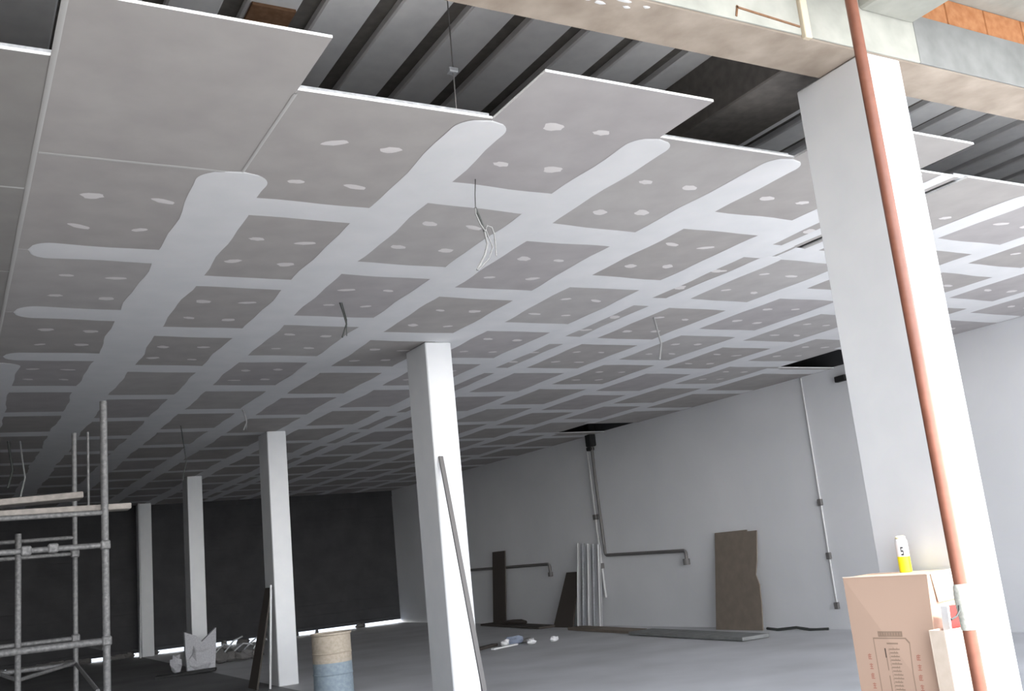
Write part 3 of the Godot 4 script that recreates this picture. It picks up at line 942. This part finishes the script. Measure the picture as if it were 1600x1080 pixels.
	var lit := [[9.72, 18.1, 0.10, 0.14, "white", "white crumpled paper ball right above the white strip"], [10.12, 17.75, 0.11, 0.11, "white", "white crumpled paper ball in the middle of the floor litter"], [10.55, 17.6, 0.10, 0.11, "white", "white crumpled paper ball at the right end of the litter"], [9.95, 18.2, 0.24, 0.16, "bluish", "bluish crumpled plastic among the white paper on the floor"], [10.3, 18.3, 0.22, 0.09, "debris", "grey rag lying behind the white paper balls"]]
	for e in lit:
		st = st0()
		lump(st, P(e[0], 0, e[1]), Vector3(e[2], e[3], e[2] * 0.8), int(e[0] * 100))
		tag(obj("floor_litter", st, M[e[4]]), e[5], "litter", "litter on the hall floor")
	# wires hanging from holes in the ceiling
	t = thing("hanging_wire", "looped pale and dark wires hanging nearest, above the second column", "wire")
	st = st0()
	tube(st, [P(3.155, CEIL + 0.01, 5.67), P(3.14, EYE + 2.46, 5.67), P(3.133, EYE + 2.357, 5.67)], 0.0035, 6)
	tube(st, [P(3.133, EYE + 2.36, 5.67), P(3.150, EYE + 2.31, 5.67), P(3.175, EYE + 2.24, 5.67), P(3.185, EYE + 2.19, 5.67)], 0.0085, 8)
	obj("dark_strand", st, M.wire_dark, t)
	st = st0()
	tube(st, [P(3.133, EYE + 2.36, 5.67), P(3.125, EYE + 2.31, 5.66), P(3.15, EYE + 2.23, 5.65), P(3.185, EYE + 2.19, 5.66), P(3.21, EYE + 2.235, 5.67), P(3.245, EYE + 2.225, 5.67), P(3.262, EYE + 2.17, 5.67), P(3.26, EYE + 2.02, 5.67)], 0.006, 8)
	obj("pale_strand", st, M.wire_light, t)
	st = st0()
	tube(st, [P(3.185, EYE + 2.20, 5.67), P(3.20, EYE + 2.10, 5.67), P(3.17, EYE + 2.02, 5.67), P(3.10, EYE + 1.91, 5.67)], 0.0085, 8)
	tube(st, [P(3.195, EYE + 2.20, 5.665), P(3.235, EYE + 2.08, 5.665), P(3.20, EYE + 2.0, 5.665), P(3.105, EYE + 1.905, 5.665)], 0.005, 8)
	obj("tail_strand", st, M.wire_light, t)
	for e in [[3.30, 8.87, 0.36, 0.008, "wire_dark", "short dark wire hanging left of the second column's top"], [7.19, 8.97, 0.52, 0.011, "wire_light", "bent white wire hanging right of the second column"], [3.88, 14.87, 0.33, 0.010, "wire_light", "short pale wire hanging above the third column"], [3.26, 16.3, 0.9, 0.008, "wire_dark", "thin wire hanging left of the third column above the fourth"], [0.85, 17.5, 0.75, 0.02, "wire_dark", "thick dark wires hanging at the left above the scaffold planks"], [1.02, 17.5, 0.95, 0.014, "wire_light", "pale wire hanging between scaffold poles at the left"]]:
		st = st0()
		var b := P(e[0], CEIL + 0.01, e[1])
		var l: float = e[2]
		tube(st, [b, b + Vector3(0.03, -l * 0.3, 0), b + Vector3(0.045 + l * 0.03, -l * 0.62, 0), b + Vector3(0.0, -l, 0.01)], e[3], 8)
		if l < 0.4: tube(st, [b + Vector3(0.02, 0, 0), b + Vector3(0.06, -l * 0.5, 0), b + Vector3(0.05, -l * 0.95, 0)], e[3] * 0.6, 6)
		tag(obj("hanging_wire", st, M[e[4]]), e[5], "wire")

func make_scaffold() -> void:
	var t := thing("scaffold", "tubular steel scaffold tower at the left with planks across it", "scaffold")
	var poles := [[1.06, 8.2, 3.22, 0.027], [-0.95, 8.2, 3.22, 0.027], [1.035, 10.0, 3.25, 0.022], [-0.95, 10.0, 3.25, 0.022], [0.52, 9.1, 2.30, 0.024], [0.20, 9.9, 2.0, 0.02]]
	for p in poles:
		var st := st0()
		tube(st, [P(p[0], 0.0, p[1]), P(p[0], p[2], p[1])], p[3], 12)
		obj("pole", st, M.scaffold, t)
		st = st0()
		cbox(st, P(p[0] - 0.06, 0, p[1] - 0.06), P(p[0] + 0.06, 0.008, p[1] + 0.06))
		obj("base_plate", st, M.scaffold, t)
	for e in [[2.115, 8.2, -0.95, 1.06, 0.022], [1.413, 8.2, -0.95, 1.06, 0.026], [2.145, 10.0, -0.95, 1.035, 0.018], [2.29, 10.0, -0.95, 1.035, 0.018], [1.40, 10.0, -0.95, 1.035, 0.02], [2.36, 8.2, -0.95, 1.06, 0.02], [1.18, 10.0, -0.95, 1.035, 0.02]]:
		var st := st0()
		tube(st, [P(e[2], e[0], e[1]), P(e[3], e[0], e[1])], e[4], 10)
		obj("ledger", st, M.scaffold, t)
	for e in [[2.36, -0.95], [1.36, -0.95], [1.36, 1.05]]:
		var st := st0()
		tube(st, [P(e[1], e[0], 8.2), P(e[1], e[0], 10.0)], 0.02, 10)
		obj("transom", st, M.scaffold, t)
	for e in [[P(1.035, 1.18, 10.0), P(1.02, 1.05, 8.4)], [P(0.2, 1.30, 9.9), P(0.52, 1.16, 9.1)], [P(0.52, 1.16, 9.1), P(1.035, 1.19, 10.0)]]:
		var st := st0()
		tube(st, [e[0], e[1]], 0.016, 8)
		obj("brace", st, M.scaffold, t)
	for e in [P(1.06, 2.115, 8.2), P(1.06, 1.413, 8.2), P(0.70, 2.12, 8.2), P(1.035, 2.145, 10.0), P(1.035, 1.40, 10.0), P(0.52, 2.115, 8.2)]:
		var st := st0()
		cbox(st, e - Vector3(0.035, 0.035, 0.04), e + Vector3(0.035, 0.035, 0.035), 0.01)
		obj("coupler", st, M.scaffold, t)
	var st := st0()
	tube(st, [P(1.05, 2.47, 9.1), P(1.05, 3.12, 9.1)], 0.011, 8)
	tag(obj("rod", st, M.scaffold), "thin rod standing on the scaffold planks behind the tall pole", "rod")
	st = st0()
	bar(st, P(-1.2, 2.405, 8.42), P(1.265, 2.405, 8.36), 0.20, 0.045, Vector3.UP, 0.006)
	tag(obj("scaffold_plank", st, M.plank), "scaffold plank in front that sticks out past the tall pole", "plank", "scaffold planks")
	st = st0()
	bar(st, P(-1.2, 2.46, 8.86), P(0.97, 2.555, 8.86), 0.28, 0.05, Vector3.UP, 0.006)
	tag(obj("scaffold_plank", st, M.plank), "upper scaffold plank ending left of the tall pole", "plank", "scaffold planks")
	st = st0()
	bar(st, P(-1.2, 2.401, 9.35), P(0.36, 2.401, 9.45), 0.24, 0.04, Vector3.UP, 0.006)
	tag(obj("scaffold_plank", st, M.brown_board), "darker scaffold plank at the back under the upper plank", "plank", "scaffold planks")

# ------------------------------------------------------------------
func _ready() -> void:
	rng.seed = 20240611
	# camera
	var cam := Camera3D.new()
	cam.name = "camera"
	cam.fov = rad_to_deg(2.0 * atan(540.0 / 1552.8))
	cam.near = 0.05
	cam.far = 300.0
	var r := Vector3(0.86965, -0.09894, 0.48366)
	var u := Vector3(-0.01655, 0.97332, 0.22887)
	var f := Vector3(0.4934, 0.20705, -0.8448)
	cam.transform = Transform3D(Basis(r, u, -f).orthonormalized(), Vector3(0, EYE, 0))
	add_child(cam)
	cam.current = true
	# sky: bright overcast
	var sky := Sky.new()
	var sm := ProceduralSkyMaterial.new()
	sm.sky_top_color = Color(0.42, 0.46, 0.52)
	sm.sky_horizon_color = Color(1.0, 0.995, 0.985)
	sm.sky_curve = 0.13
	sm.ground_bottom_color = Color(0.6, 0.6, 0.6)
	sm.ground_horizon_color = Color(0.8, 0.8, 0.8)
	sm.sky_energy_multiplier = 1.0
	sm.use_debanding = false
	sky.sky_material = sm
	var sun := DirectionalLight3D.new()
	sun.name = "sun"
	sun.light_color = Color(1.0, 0.985, 0.97)
	sun.light_energy = 1.5
	sun.light_angular_distance = 6.0
	sun.shadow_enabled = true
	sun.sky_mode = DirectionalLight3D.SKY_MODE_LIGHT_ONLY
	sun.rotation_degrees = Vector3(-44, 12, 0)
	add_child(sun)
	var env := Environment.new()
	env.background_mode = Environment.BG_SKY
	env.sky = sky
	env.background_energy_multiplier = 8.0
	env.tonemap_mode = Environment.TONE_MAPPER_LINEAR
	env.tonemap_exposure = 2.15
	env.sdfgi_enabled = true
	env.ssao_enabled = true
	env.ssil_enabled = true
	var we := WorldEnvironment.new()
	we.name = "world_environment"
	we.environment = env
	add_child(we)
	make_materials()
	make_shell()
	make_frame()
	make_ceiling()
	make_foreground()
	make_contents()
	make_scaffold()
